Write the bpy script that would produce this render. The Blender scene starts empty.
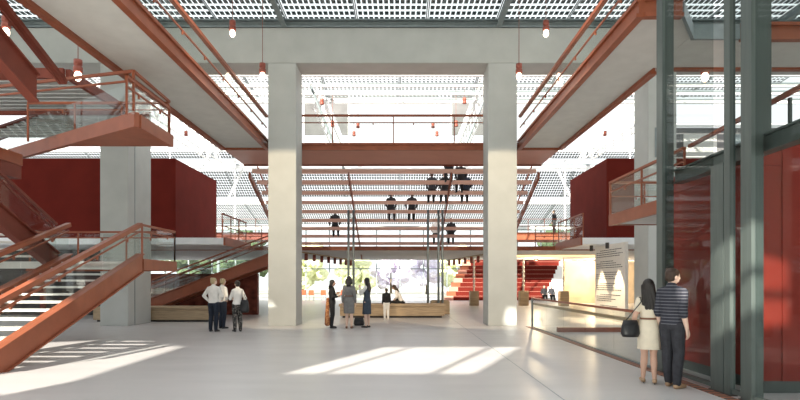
import bpy, bmesh, math, random
from mathutils import Vector, Matrix
random.seed(7)
SC = bpy.context.scene
COL = SC.collection
V = Vector
F = 560.0; HZ = 281.0; EYE = 1.6

# ------------------------------------------------------------------ materials
def node_mat(name):
    m = bpy.data.materials.new(name); m.use_nodes = True
    nt = m.node_tree; b = nt.nodes['Principled BSDF']
    return m, nt, b

def mat(name, col, rough=0.6, metal=0.0, var=0.12, scale=6.0, bump=0.0, spec=0.4, detail=5.0, stretch=None):
    m, nt, b = node_mat(name)
    tc = nt.nodes.new('ShaderNodeTexCoord')
    nz = nt.nodes.new('ShaderNodeTexNoise'); nz.inputs['Scale'].default_value = scale; nz.inputs['Detail'].default_value = detail
    if stretch:
        mp = nt.nodes.new('ShaderNodeMapping'); mp.inputs['Scale'].default_value = stretch
        nt.links.new(tc.outputs['Object'], mp.inputs['Vector']); nt.links.new(mp.outputs['Vector'], nz.inputs['Vector'])
    else:
        nt.links.new(tc.outputs['Object'], nz.inputs['Vector'])
    rp = nt.nodes.new('ShaderNodeValToRGB')
    rp.color_ramp.elements[0].position = 0.3; rp.color_ramp.elements[1].position = 0.7
    rp.color_ramp.elements[0].color = (*[c * (1 - var) for c in col], 1)
    rp.color_ramp.elements[1].color = (*[min(1, c * (1 + var)) for c in col], 1)
    nt.links.new(nz.outputs['Fac'], rp.inputs['Fac'])
    nt.links.new(rp.outputs['Color'], b.inputs['Base Color'])
    b.inputs['Roughness'].default_value = rough; b.inputs['Metallic'].default_value = metal
    b.inputs['Specular IOR Level'].default_value = spec
    if bump:
        bp = nt.nodes.new('ShaderNodeBump'); bp.inputs['Strength'].default_value = bump; bp.inputs['Distance'].default_value = 0.02
        nt.links.new(nz.outputs['Fac'], bp.inputs['Height']); nt.links.new(bp.outputs['Normal'], b.inputs['Normal'])
    return m

def glass(name, tint, refl=0.10):
    m = bpy.data.materials.new(name); m.use_nodes = True; nt = m.node_tree; nt.nodes.clear()
    o = nt.nodes.new('ShaderNodeOutputMaterial'); mx = nt.nodes.new('ShaderNodeMixShader')
    t = nt.nodes.new('ShaderNodeBsdfTransparent'); t.inputs[0].default_value = (*tint, 1)
    g = nt.nodes.new('ShaderNodeBsdfGlossy'); g.inputs['Roughness'].default_value = 0.02; g.inputs[0].default_value = (1, 1, 1, 1)
    lw = nt.nodes.new('ShaderNodeLayerWeight'); lw.inputs['Blend'].default_value = 0.5
    pw = nt.nodes.new('ShaderNodeMath'); pw.operation = 'POWER'; pw.inputs[1].default_value = 4.0
    mu = nt.nodes.new('ShaderNodeMath'); mu.operation = 'MULTIPLY_ADD'; mu.inputs[1].default_value = refl * 5; mu.inputs[2].default_value = refl * 0.4
    nt.links.new(lw.outputs['Facing'], pw.inputs[0]); nt.links.new(pw.outputs[0], mu.inputs[0]); nt.links.new(mu.outputs[0], mx.inputs[0])
    nt.links.new(t.outputs[0], mx.inputs[1]); nt.links.new(g.outputs[0], mx.inputs[2]); nt.links.new(mx.outputs[0], o.inputs[0])
    return m

def emit(name, col, s):
    m, nt, b = node_mat(name)
    b.inputs['Base Color'].default_value = (*col, 1); b.inputs['Emission Color'].default_value = (*col, 1)
    b.inputs['Emission Strength'].default_value = s
    return m

def stripes(name, ca, cb, freq, duty, rough=0.85, axis='Z'):
    m, nt, b = node_mat(name)
    tc = nt.nodes.new('ShaderNodeTexCoord'); sp = nt.nodes.new('ShaderNodeSeparateXYZ')
    nt.links.new(tc.outputs['Object'], sp.inputs[0])
    a = nt.nodes.new('ShaderNodeMath'); a.operation = 'MULTIPLY'; a.inputs[1].default_value = freq
    nt.links.new(sp.outputs[axis], a.inputs[0])
    f = nt.nodes.new('ShaderNodeMath'); f.operation = 'FRACT'; nt.links.new(a.outputs[0], f.inputs[0])
    g = nt.nodes.new('ShaderNodeMath'); g.operation = 'LESS_THAN'; g.inputs[1].default_value = duty
    nt.links.new(f.outputs[0], g.inputs[0])
    mx = nt.nodes.new('ShaderNodeMix'); mx.data_type = 'RGBA'
    mx.inputs[6].default_value = (*ca, 1); mx.inputs[7].default_value = (*cb, 1)
    nt.links.new(g.outputs[0], mx.inputs[0]); nt.links.new(mx.outputs[2], b.inputs['Base Color'])
    b.inputs['Roughness'].default_value = rough
    return m

def patterned(name, ca, cb, scale, cut=0.5):
    m, nt, b = node_mat(name)
    tc = nt.nodes.new('ShaderNodeTexCoord'); nz = nt.nodes.new('ShaderNodeTexNoise'); nz.inputs['Scale'].default_value = scale
    nt.links.new(tc.outputs['Object'], nz.inputs['Vector'])
    rp = nt.nodes.new('ShaderNodeValToRGB'); rp.color_ramp.interpolation = 'CONSTANT'
    rp.color_ramp.elements[0].color = (*ca, 1); rp.color_ramp.elements[1].position = cut; rp.color_ramp.elements[1].color = (*cb, 1)
    nt.links.new(nz.outputs['Fac'], rp.inputs['Fac']); nt.links.new(rp.outputs['Color'], b.inputs['Base Color'])
    b.inputs['Roughness'].default_value = 0.85
    return m

M = {}
M['concrete'] = mat('fair faced concrete', (0.46, 0.475, 0.455), 0.75, var=0.06, scale=1.3, bump=0.05, spec=0.2)
M['soffit'] = mat('grey soffit board', (0.56, 0.56, 0.53), 0.8, var=0.05, scale=3, spec=0.2)
M['floor'] = mat('polished concrete floor', (0.50, 0.485, 0.475), 0.34, var=0.07, scale=0.9, spec=0.45, stretch=(0.5, 1.6, 1))
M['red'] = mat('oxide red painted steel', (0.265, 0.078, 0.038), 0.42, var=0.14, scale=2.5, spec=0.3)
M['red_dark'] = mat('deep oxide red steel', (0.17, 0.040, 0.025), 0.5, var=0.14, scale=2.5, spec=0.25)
M['red_soffit'] = mat('rose red soffit sheet', (0.50, 0.23, 0.17), 0.5, var=0.05, scale=1.2)
M['red_wall'] = mat('dark red wall panel', (0.115, 0.0145, 0.010), 0.75, var=0.12, scale=1.1, bump=0.03, spec=0.05)
M['red_gloss'] = mat('red lacquered panel', (0.23, 0.026, 0.017), 0.45, var=0.10, scale=1.5, spec=0.15)
M['rust'] = mat('rust stained red wall', (0.15, 0.040, 0.026), 0.7, var=0.55, scale=3.5, bump=0.1, spec=0.15)
M['white_steel'] = mat('white painted steel', (0.82, 0.83, 0.82), 0.45, var=0.03)
M['grey_steel'] = mat('blue grey steel', (0.22, 0.26, 0.27), 0.4, 0.3, var=0.08)
M['post_steel'] = mat('dark green grey steel', (0.085, 0.105, 0.098), 0.36, 0.25, var=0.12, scale=3, stretch=(6, 6, 0.4))
M['tread'] = mat('pale stone tread', (0.62, 0.61, 0.58), 0.55, var=0.06)
M['tread_grey'] = mat('grey steel tread', (0.36, 0.37, 0.36), 0.5, var=0.08)
M['cell'] = mat('photovoltaic cell', (0.05, 0.065, 0.07), 0.35, var=0.15, scale=3)
M['wood'] = mat('pale oiled timber', (0.40, 0.295, 0.185), 0.6, var=0.25, scale=2.0, stretch=(1, 1, 14))
M['plywood'] = mat('tan plywood', (0.78, 0.62, 0.42), 0.6, var=0.25, scale=0.8)
M['paper_white'] = mat('off white board', (0.80, 0.77, 0.71), 0.7, var=0.03)
M['ink'] = mat('black print', (0.03, 0.03, 0.03), 0.7)
M['orange'] = mat('orange shell plastic', (0.50, 0.07, 0.02), 0.4, var=0.05)
M['rubber'] = mat('dark slot steel', (0.06, 0.05, 0.045), 0.6)
M['slot'] = stripes('rust brown slotted channel', (0.30, 0.11, 0.06), (0.06, 0.04, 0.03), 6.5, 0.45, 0.5, 'Y')
M['copper'] = mat('copper lamp socket', (0.28, 0.075, 0.05), 0.4, 0.2, var=0.08)
M['cord'] = mat('lamp cord', (0.22, 0.10, 0.08), 0.7)
M['bulb'] = emit('glowing bulb', (1.0, 0.80, 0.62), 9.0)
M['strip'] = emit('warm light strip', (1.0, 0.62, 0.25), 2.2)
M['ground'] = mat('pale paving', (0.62, 0.60, 0.52), 0.9, var=0.08)
M['leaf_a'] = mat('yellow green leaves', (0.80, 0.82, 0.52), 0.8, var=0.18, scale=3)
M['leaf_b'] = mat('mauve leaves', (0.78, 0.72, 0.86), 0.8, var=0.15, scale=3)
M['leaf_c'] = mat('dark green leaves', (0.10, 0.14, 0.07), 0.8, var=0.4, scale=3)
M['bark'] = mat('bark', (0.16, 0.12, 0.08), 0.9)
M['glass'] = glass('clear glass', (0.92, 0.94, 0.93), 0.05)
M['roof_glass'] = glass('roof glass', (0.96, 0.98, 0.98), 0.05)
M['tint_glass'] = glass('smoke tinted glass', (0.80, 0.825, 0.82), 0.025)
M['board'] = mat('rose red bench board', (0.74, 0.47, 0.39), 0.5, var=0.06, scale=1.5)
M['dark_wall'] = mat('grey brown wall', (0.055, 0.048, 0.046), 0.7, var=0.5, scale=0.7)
M['skin'] = mat('skin', (0.62, 0.38, 0.28), 0.55, var=0.05)
M['skin_pale'] = mat('pale skin', (0.75, 0.53, 0.42), 0.55, var=0.05)
M['hair_black'] = mat('black hair', (0.018, 0.014, 0.012), 0.45, var=0.3, scale=30, bump=0.3, stretch=(4, 4, 0.4))
M['hair_brown'] = mat('brown hair', (0.045, 0.026, 0.016), 0.5, var=0.4, scale=30, bump=0.4, stretch=(4, 4, 0.5))
M['hair_blond'] = mat('fair hair', (0.42, 0.33, 0.19), 0.5, var=0.3, scale=30, bump=0.3, stretch=(4, 4, 0.5))
M['black_cloth'] = mat('black cloth', (0.016, 0.016, 0.018), 0.85, var=0.2, scale=14)
M['navy_cloth'] = mat('dark navy cloth', (0.012, 0.018, 0.032), 0.85, var=0.2, scale=14)
M['slate_cloth'] = mat('slate blue cloth', (0.045, 0.062, 0.085), 0.85, var=0.2, scale=14)
M['charcoal_cloth'] = mat('charcoal cloth', (0.032, 0.033, 0.040), 0.85, var=0.25, scale=12, bump=0.15)
M['grey_cloth'] = mat('mid grey cloth', (0.19, 0.185, 0.18), 0.85, var=0.15, scale=14)
M['white_cloth'] = mat('white cloth', (0.76, 0.74, 0.70), 0.85, var=0.06, scale=10)
M['cream_cloth'] = mat('cream cloth', (0.74, 0.66, 0.52), 0.85, var=0.06, scale=9, bump=0.15)
M['tan_leather'] = mat('tan leather', (0.42, 0.27, 0.16), 0.5, var=0.2)
M['black_leather'] = mat('black leather', (0.015, 0.015, 0.017), 0.35, var=0.2)
M['brown_belt'] = mat('brown belt', (0.20, 0.09, 0.05), 0.5)
M['stripe_knit'] = stripes('navy striped knit', (0.020, 0.022, 0.034), (0.13, 0.13, 0.15), 21.0, 0.26)
M['print_cloth'] = patterned('black and white print', (0.02, 0.02, 0.02), (0.30, 0.27, 0.24), 26, 0.56)
M['shawl'] = patterned('orange brown shawl', (0.30, 0.10, 0.04), (0.55, 0.25, 0.10), 14, 0.5)
M['pale_soffit'] = mat('pale grey soffit board', (0.80, 0.82, 0.84), 0.8, var=0.04, scale=3, spec=0.2)
M['lantern'] = mat('grey lantern panel', (0.13, 0.13, 0.13), 0.8, var=0.3, scale=0.6)
M['eye'] = mat('eye', (0.03, 0.02, 0.02), 0.2)
M['lip'] = mat('lip', (0.42, 0.16, 0.13), 0.5)

# ------------------------------------------------------------------ builders
def tag(o, label=None, cat=None, group=None, kind=None):
    if label: o['label'] = label
    if cat: o['category'] = cat
    if group: o['group'] = group
    if kind: o['kind'] = kind
    return o

def thing(name, loc, label, cat, group=None, rz=0.0):
    o = bpy.data.objects.new(name, None); COL.objects.link(o)
    o.empty_display_size = 0.2
    o.location = loc; o.rotation_euler = (0, 0, rz)
    return tag(o, label, cat, group)

class MB:
    def __init__(s): s.v = []; s.f = []; s.mi = []; s.cur = 0
    def add(s, vs, fs):
        n = len(s.v); s.v += [V(p) for p in vs]; s.f += [tuple(i + n for i in f) for f in fs]; s.mi += [s.cur] * len(fs); return s
    def box(s, x0, x1, y0, y1, z0, z1):
        vs = [(x, y, z) for z in (z0, z1) for y in (y0, y1) for x in (x0, x1)]
        return s.add(vs, [(0, 2, 3, 1), (4, 5, 7, 6), (0, 1, 5, 4), (2, 6, 7, 3), (0, 4, 6, 2), (1, 3, 7, 5)])
    def prism(s, poly, z0, z1):
        n = len(poly)
        a = sum(poly[i][0] * poly[(i + 1) % n][1] - poly[(i + 1) % n][0] * poly[i][1] for i in range(n))
        if a < 0: poly = poly[::-1]
        vs = [(p[0], p[1], z0) for p in poly] + [(p[0], p[1], z1) for p in poly]
        fs = [tuple(range(n - 1, -1, -1)), tuple(range(n, 2 * n))] + [(i, (i + 1) % n, n + (i + 1) % n, n + i) for i in range(n)]
        return s.add(vs, fs)
    def frame(s, p0, p1):
        a = (p1 - p0).normalized()
        up = V((0, 0, 1)) if abs(a.z) < 0.98 else V((0, 1, 0))
        sd = a.cross(up).normalized(); u = sd.cross(a).normalized()
        return a, sd, u
    def bar(s, p0, p1, w, h):
        p0 = V(p0); p1 = V(p1); a, sd, u = s.frame(p0, p1); vs = []
        for p in (p0, p1):
            for k, l in ((-1, -1), (1, -1), (1, 1), (-1, 1)): vs.append(p + sd * (w / 2 * k) + u * (h / 2 * l))
        return s.add(vs, [(0, 1, 2, 3), (7, 6, 5, 4), (0, 4, 5, 1), (1, 5, 6, 2), (2, 6, 7, 3), (3, 7, 4, 0)])
    def plumb(s, p0, p1, w, z0, z1):
        # beam with vertical end cuts: z0/z1 offsets below/above the pitch line
        p0 = V(p0); p1 = V(p1); d = (p1 - p0); d.z = 0; d.normalize(); sd = V((d.y, -d.x, 0)); vs = []
        for p in (p0, p1):
            for k, l in ((-1, z0), (1, z0), (1, z1), (-1, z1)): vs.append(p + sd * (w / 2 * k) + V((0, 0, l)))
        return s.add(vs, [(0, 1, 2, 3), (7, 6, 5, 4), (0, 4, 5, 1), (1, 5, 6, 2), (2, 6, 7, 3), (3, 7, 4, 0)])
    def tube(s, p0, p1, r0, r1=None, n=8):
        r1 = r0 if r1 is None else r1
        p0 = V(p0); p1 = V(p1); a, sd, u = s.frame(p0, p1); vs = []
        for p, r in ((p0, r0), (p1, r1)):
            for i in range(n):
                t = 2 * math.pi * i / n; vs.append(p + sd * (r * math.cos(t)) + u * (r * math.sin(t)))
        fs = [(i, (i + 1) % n, n + (i + 1) % n, n + i) for i in range(n)] + [tuple(range(n - 1, -1, -1)), tuple(range(n, 2 * n))]
        return s.add(vs, fs)
    def lathe(s, c, prof, n=14):
        c = V(c); vs = []
        for r, z in prof:
            for i in range(n):
                t = 2 * math.pi * i / n; vs.append(c + V((r * math.cos(t), r * math.sin(t), z)))
        fs = []
        for k in range(len(prof) - 1):
            for i in range(n):
                j = (i + 1) % n; fs.append((k * n + i, k * n + j, (k + 1) * n + j, (k + 1) * n + i))
        fs += [tuple(range(n - 1, -1, -1)), tuple(range((len(prof) - 1) * n, len(prof) * n))]
        return s.add(vs, fs)
    def ell(s, c, r, nu=14, nv=9, rot=None):
        c = V(c); vs = []; fs = []
        r = (r, r, r) if isinstance(r, (int, float)) else r
        vs.append(V((0, 0, -r[2])))
        for k in range(1, nv):
            ph = -math.pi / 2 + math.pi * k / nv
            for i in range(nu):
                t = 2 * math.pi * i / nu
                vs.append(V((r[0] * math.cos(ph) * math.cos(t), r[1] * math.cos(ph) * math.sin(t), r[2] * math.sin(ph))))
        vs.append(V((0, 0, r[2])))
        for i in range(nu): fs.append((0, 1 + (i + 1) % nu, 1 + i))
        for k in range(nv - 2):
            for i in range(nu):
                j = (i + 1) % nu; a = 1 + k * nu; fs.append((a + i, a + j, a + nu + j, a + nu + i))
        top = len(vs) - 1; a = 1 + (nv - 2) * nu
        for i in range(nu): fs.append((a + i, a + (i + 1) % nu, top))
        if rot: vs = [rot @ p for p in vs]
        return s.add([p + c for p in vs], fs)
    def cap(s, p0, r0, p1, r1, n=12):
        p0 = V(p0); p1 = V(p1)
        s.ell(p0, r0, n, 8); s.ell(p1, r1, n, 8)
        if (p1 - p0).length > 1e-5: s.tube(p0, p1, r0, r1, n)
        return s
    def loft(s, rings, n=20):
        # rings: (centre, rx, ry) horizontal ellipses from bottom to top
        vs = []; fs = []
        for c, rx, ry in rings:
            for i in range(n):
                t = 2 * math.pi * i / n; vs.append(V(c) + V((rx * math.cos(t), ry * math.sin(t), 0)))
        for k in range(len(rings) - 1):
            for i in range(n):
                j = (i + 1) % n; fs.append((k * n + i, k * n + j, (k + 1) * n + j, (k + 1) * n + i))
        fs += [tuple(range(n - 1, -1, -1)), tuple(range((len(rings) - 1) * n, len(rings) * n))]
        return s.add(vs, fs)
    def mesh(s, name, mats, off=V((0, 0, 0)), smooth=False):
        me = bpy.data.meshes.new(name)
        me.from_pydata([tuple(p - off) for p in s.v], [], s.f)
        for m in (mats if isinstance(mats, (list, tuple)) else [mats]): me.materials.append(m)
        for p, i in zip(me.polygons, s.mi): p.material_index = i; p.use_smooth = smooth
        me.update()
        return me
    def build(s, name, m, parent=None, smooth=False, loc=None, bevel=0.0):
        off = V((0, 0, 0))
        if parent is not None:
            q = parent
            while q is not None: off += V(q.location); q = q.parent
        elif loc is not None: off = V(loc)
        o = bpy.data.objects.new(name, s.mesh(name, m, off, smooth)); COL.objects.link(o)
        if parent is not None: o.parent = parent
        elif loc is not None: o.location = loc
        if bevel:
            bv = o.modifiers.new('bevel', 'BEVEL'); bv.width = bevel; bv.segments = 2; bv.limit_method = 'ANGLE'
        return o

def struct(name, mb, m, bevel=0):
    o = mb.build(name, m, None, bevel=bevel); o['kind'] = 'structure'; return o

def melt(mb, voxel, smooth_it=4):
    """one continuous surface out of overlapping closed volumes"""
    me = mb.mesh('tmp', [])
    o = bpy.data.objects.new('tmp', me); COL.objects.link(o)
    r = o.modifiers.new('r', 'REMESH'); r.mode = 'VOXEL'; r.voxel_size = voxel
    if smooth_it:
        sm = o.modifiers.new('s', 'SMOOTH'); sm.factor = 0.5; sm.iterations = smooth_it
    dg = bpy.context.evaluated_depsgraph_get()
    out = bpy.data.meshes.new_from_object(o.evaluated_get(dg))
    bpy.data.objects.remove(o); bpy.data.meshes.remove(me)
    for p in out.polygons: p.use_smooth = True
    return out

# ------------------------------------------------------------------ people
def person(name, label, loc, rz, H, female=True, turn=0.0, nod=0.0, lean=0.0, seat=False, hang=False,
           arms=None, legs=None, skin='skin', hair='hair_black', hair_style='long', top=None, sleeves='long',
           bottom=None, bottom_kind='trousers', hem=0.30, shoes='black_leather', belt=None, fine=False, group=None, extras=None):
    vx = 0.0055 if fine else 0.009
    root = thing(name, loc, label, 'person', group, rz)
    S = lambda x, y, z: V((x * H, y * H, z * H))
    dz = -0.485 if seat else 0.0
    def T(x, y, z):   # torso frame: lean and seat drop
        return S(x, y + lean * (z - 0.5), z + dz)
    hw = 0.052 if female else 0.05
    if legs is None:
        if seat:
            legs = [((s * 0.07, 0.235, 0.02), (s * 0.07, 0.235 if hang else 0.27, -0.215)) for s in (-1, 1)]
        else:
            legs = [((s * 0.052, 0.012, 0.285), (s * 0.055, -0.008, 0.048)) for s in (-1, 1)]
    if arms is None:
        if seat: arms = [((s * 0.145, -0.01, 0.645), (s * 0.10, 0.12, 0.57)) for s in (-1, 1)]
        else: arms = [((s * 0.116, -0.02, 0.635), (s * 0.122, 0.025, 0.49)) for s in (-1, 1)]
    sw = 0.082 if female else 0.098
    tr = ([(.49, .080, .060), (.53, .093, .066), (.57, .086, .060), (.63, .066, .049), (.70, .076, .058), (.745, .086, .062), (.79, .088, .050), (.818, .070, .042), (.84, .036, .036)]
          if female else
          [(.49, .076, .060), (.53, .086, .062), (.57, .084, .060), (.63, .080, .056), (.70, .090, .062), (.76, .096, .066), (.795, .096, .056), (.822, .074, .045), (.845, .040, .040)])
    def torso(mb, grow=0.0, z0=0.0, z1=2.0, widen=0.0):
        rg = [(T(0, 0, z), (rx + grow) * H, (ry + grow) * H) for z, rx, ry in tr if z0 <= z <= z1]
        if widen: rg[0] = (rg[0][0], rg[0][1] + widen * H, rg[0][2] + widen * H)
        mb.loft(rg)
    Rm = Matrix.Rotation(turn, 3, 'Z') @ Matrix.Rotation(-nod, 3, 'X')
    hc = T(0, 0.012, 0.905)
    def HD(x, y, z): return hc + Rm @ S(x, y, z - 0.905)
    # body
    b = MB(); torso(b)
    b.cap(T(0, -.004, .825), .034 * H, HD(0, -.004, .895), .031 * H)
    b.ell(HD(0, .0, .94), (.045 * H, .056 * H, .060 * H), rot=Rm)
    b.ell(HD(0, .020, .908), (.034 * H, .037 * H, .036 * H), rot=Rm)
    b.ell(HD(0, .034, .893), (.018 * H, .018 * H, .016 * H), rot=Rm)
    b.cap(HD(0, .055, .938), .0055 * H, HD(0, .064, .920), .0085 * H)
    for s in (-1, 1): b.ell(HD(s * .045, -.004, .925), (.007 * H, .014 * H, .019 * H), rot=Rm)
    J = {}
    for i, s in enumerate((-1, 1)):
        sh = T(s * sw, 0, .795)
        e = T(*arms[i][0]); w = T(*arms[i][1])
        b.cap(sh, .031 * H, e, .0235 * H); b.cap(e, .0235 * H, e + (w - e) * .35, .0235 * H); b.cap(e + (w - e) * .35, .0235 * H, w, .0155 * H)
        J[i] = (sh, e, w)
        # hand: palm, four unequal fingers, thumb
        d = (w - e).normalized(); fw = V((0, 1, 0)) if abs(d.z) > 0.5 else V((0, 0, 1))
        across = (fw - d * fw.dot(d)).normalized()          # thumb side
        pn = d.cross(across).normalized()
        if pn.dot(V((-s, 0, 0))) < 0: pn = -pn              # palm towards the body
        k0 = w + d * (.050 * H)
        for q in (-1.5, -.5, .5, 1.5): b.cap(w + across * (q * .006 * H), .0095 * H, k0 + across * (q * .0105 * H), .0085 * H, 8)
        for q, L in zip((1.5, .5, -.5, -1.5), (.042, .047, .044, .035)):
            f0 = k0 + across * (q * .0125 * H); sp = (d + across * (q * .07)).normalized()
            f1 = f0 + (sp + pn * .25).normalized() * (L * .55 * H); f2 = f1 + (sp + pn * .75).normalized() * (L * .5 * H)
            b.cap(f0, .0058 * H, f1, .0052 * H, 8); b.cap(f1, .0052 * H, f2, .0045 * H, 8)
        t0 = w + d * (.014 * H) + across * (.012 * H); t1 = t0 + (d * .75 + across * .75 + pn * .3).normalized() * (.030 * H)
        b.cap(t0, .0085 * H, t1, .0062 * H, 8); b.cap(t1, .0062 * H, t1 + (d + across * .2 + pn * .3).normalized() * (.022 * H), .0052 * H, 8)
        hp = T(s * hw, 0, .515); kn = S(*legs[i][0]); an = S(*legs[i][1])
        b.cap(hp, .052 * H, kn, .032 * H); b.cap(kn, .032 * H, kn + (an - kn) * .35 + S(0, -.008, 0), .033 * H)
        b.cap(kn + (an - kn) * .35 + S(0, -.008, 0), .033 * H, an, .020 * H)
        b.cap(an + S(0, -.012, -.026), .019 * H, an + S(s * .012, .075, -.032), .015 * H)
        J[i] += (hp, kn, an)
    def put(nm, mb, m, v=None, it=4):
        me = melt(mb, v or vx, it); me.name = nm; me.materials.append(M[m])
        o = bpy.data.objects.new(nm, me); COL.objects.link(o); o.parent = root; return o
    put('body', b, skin, vx, 3)
    e_ = MB()
    for s in (-1, 1): e_.ell(HD(s * .0185, .050, .941), (.0055 * H, .004 * H, .0045 * H), rot=Rm)
    e_.build_local = None
    o = bpy.data.objects.new('eyes', e_.mesh('eyes', M['eye'], smooth=True)); COL.objects.link(o); o.parent = root
    l_ = MB().ell(HD(0, .0545, .905), (.012 * H, .005 * H, .004 * H), rot=Rm)
    o = bpy.data.objects.new('mouth', l_.mesh('mouth', M['lip'], smooth=True)); COL.objects.link(o); o.parent = root
    # hair
    h = MB()
    h.ell(HD(0, -.010, .951), (.0525 * H, .058 * H, .056 * H), rot=Rm)
    h.ell(HD(0, -.026, .925), (.047 * H, .040 * H, .045 * H), rot=Rm)
    if hair_style == 'short':
        for k in range(14):
            a = random.uniform(0, 6.28); h.ell(HD(.036 * math.cos(a), -.008 + .042 * math.sin(a), .978 + random.uniform(-.016, .012)), .016 * H)
    if hair_style in ('long', 'bob'):
        zt = .83 if hair_style == 'bob' else .735
        for s in (-1, 0, 1):
            h.cap(HD(s * .036, -.022, .93), .030 * H, T(s * .050, -.052, zt + .03 * abs(s)), .020 * H)
            h.cap(HD(s * .020, -.030, .91), .030 * H, T(s * .026, -.060, zt - .01), .018 * H)
        for s in (-1, 1): h.cap(HD(s * .046, -.004, .945), .014 * H, T(s * .060, -.012, zt + .045), .014 * H)
    if hair_style == 'bun': h.ell(HD(0, -.055, .975), .026 * H)
    put('hair', h, hair, max(vx, .007), 2)
    # clothes
    hemz = None
    if bottom_kind == 'trousers' and bottom:
        t = MB(); torso(t, .010, .49, .60)
        for i in (0, 1):
            _, _, _, hp, kn, an = J[i]
            t.cap(hp, .060 * H, kn, .045 * H); t.cap(kn, .045 * H, kn + (an - kn) * .4 + S(0, -.008, 0), .043 * H); t.cap(kn + (an - kn) * .4 + S(0, -.008, 0), .043 * H, an + S(0, -.004, .0), .033 * H)
        put('trousers', t, bottom, vx, 4)
    if bottom_kind == 'skirt' and bottom:
        t = MB(); t.loft([(T(0, 0, hem), .098 * H, .082 * H), (T(0, 0, .42), .098 * H, .080 * H), (T(0, 0, .53), .100 * H, .074 * H), (T(0, 0, .60), .080 * H, .060 * H), (T(0, 0, .635), .074 * H, .057 * H)], 24)
        put('skirt', t, bottom, vx, 3)
    if bottom_kind == 'dress' and bottom:
        t = MB(); t.loft([(T(0, .004, hem), .106 * H, .086 * H), (T(0, .002, (hem + .50) / 2), .104 * H, .082 * H), (T(0, 0, .53), .102 * H, .076 * H), (T(0, 0, .60), .084 * H, .062 * H), (T(0, 0, .64), .074 * H, .057 * H)], 24)
        torso(t, .008, .62, .83)
        if sleeves != 'none' and top is None:
            for i in (0, 1):
                sh, e, w = J[i][:3]; end = e + (w - e) * .85 if sleeves == 'long' else sh + (e - sh) * .6
                t.cap(sh, .038 * H, e if sleeves == 'long' else end, .031 * H)
                if sleeves == 'long': t.cap(e, .031 * H, end, .023 * H)
        put('dress', t, bottom, vx, 3)
    if top:
        t = MB(); torso(t, .012 if bottom_kind != 'dress' else .004, .52 if bottom_kind == 'trousers' else .60, .85)
        for i in (0, 1):
            sh, e, w = J[i][:3]
            if sleeves == 'long': t.cap(sh, .040 * H, e, .033 * H); t.cap(e, .033 * H, e + (w - e) * .88, .024 * H)
            elif sleeves == 'elbow': t.cap(sh, .038 * H, e, .033 * H); t.cap(e, .036 * H, e + (w - e) * .18, .033 * H)
            elif sleeves == 'short': t.cap(sh, .042 * H, sh + (e - sh) * .6, .036 * H)
        for i in (0, 1): t.cap(T(0, -.006, .838), .030 * H, J[i][0] + S(0, 0, .006), .037 * H)
        t.cap(T(0, -.008, .80), .056 * H, T(0, -.006, .845), .044 * H)
        put('top', t, top, vx, 3)
    if belt:
        t = MB(); t.loft([(T(0, 0, .615), .086 * H, .068 * H), (T(0, 0, .632), .083 * H, .065 * H)], 24)
        o = bpy.data.objects.new('belt', t.mesh('belt', M[belt], smooth=True)); COL.objects.link(o); o.parent = root
    for i in (0, 1):
        an = J[i][5]; s = (-1, 1)[i]; t = MB()
        t.cap(an + S(0, -.018, -.030), .022 * H, an + S(s * .006, .03, -.028), .023 * H)
        t.cap(an + S(s * .006, .03, -.029), .023 * H, an + S(s * .014, .088, -.033), .016 * H)
        put('shoe', t, shoes, max(vx, .006), 2)
    if extras: extras(root, T, S, J, H, put)
    return root

def floor_person(px, py, **k):
    d = EYE * F / (py - HZ); return V(((px - 400) / F * d, d, 0.0))

def bag(name, label, c, size, m, strap_to=None):
    o = thing(name, (c[0], c[1], c[2] - size[2]), label, 'bag')
    b = MB(); b.loft([(V(c) + V((0, 0, -size[2])), size[0] * .8, size[1] * .9), (V(c) + V((0, 0, -size[2] * .6)), size[0], size[1]), (V(c) + V((0, 0, size[2] * .3)), size[0] * .92, size[1] * .8), (V(c) + V((0, 0, size[2])), size[0] * .72, size[1] * .35)], 16)
    b.build('bag_body', m, o, True)
    st = MB(); top = V(c) + V((0, 0, size[2] * .9))
    pts = []
    if strap_to is None:
        for k in range(9):
            a = math.pi * k / 8; pts.append(top + V((size[0] * .5 * math.cos(a), 0, size[2] * .55 * math.sin(a))))
    else:
        q = V(strap_to); pts = [top + V((-size[0] * .5, 0, 0)), q + V((0, -.045, -.06)), q + V((0, -.02, .012)), q + V((0, .03, .012)), q + V((0, .055, -.06)), top + V((size[0] * .5, 0.03, 0))]
    for a, c2 in zip(pts[:-1], pts[1:]): st.tube(a, c2, .008, n=6)
    st.build('strap', m, o, True)
    return o

R = math.radians
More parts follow.
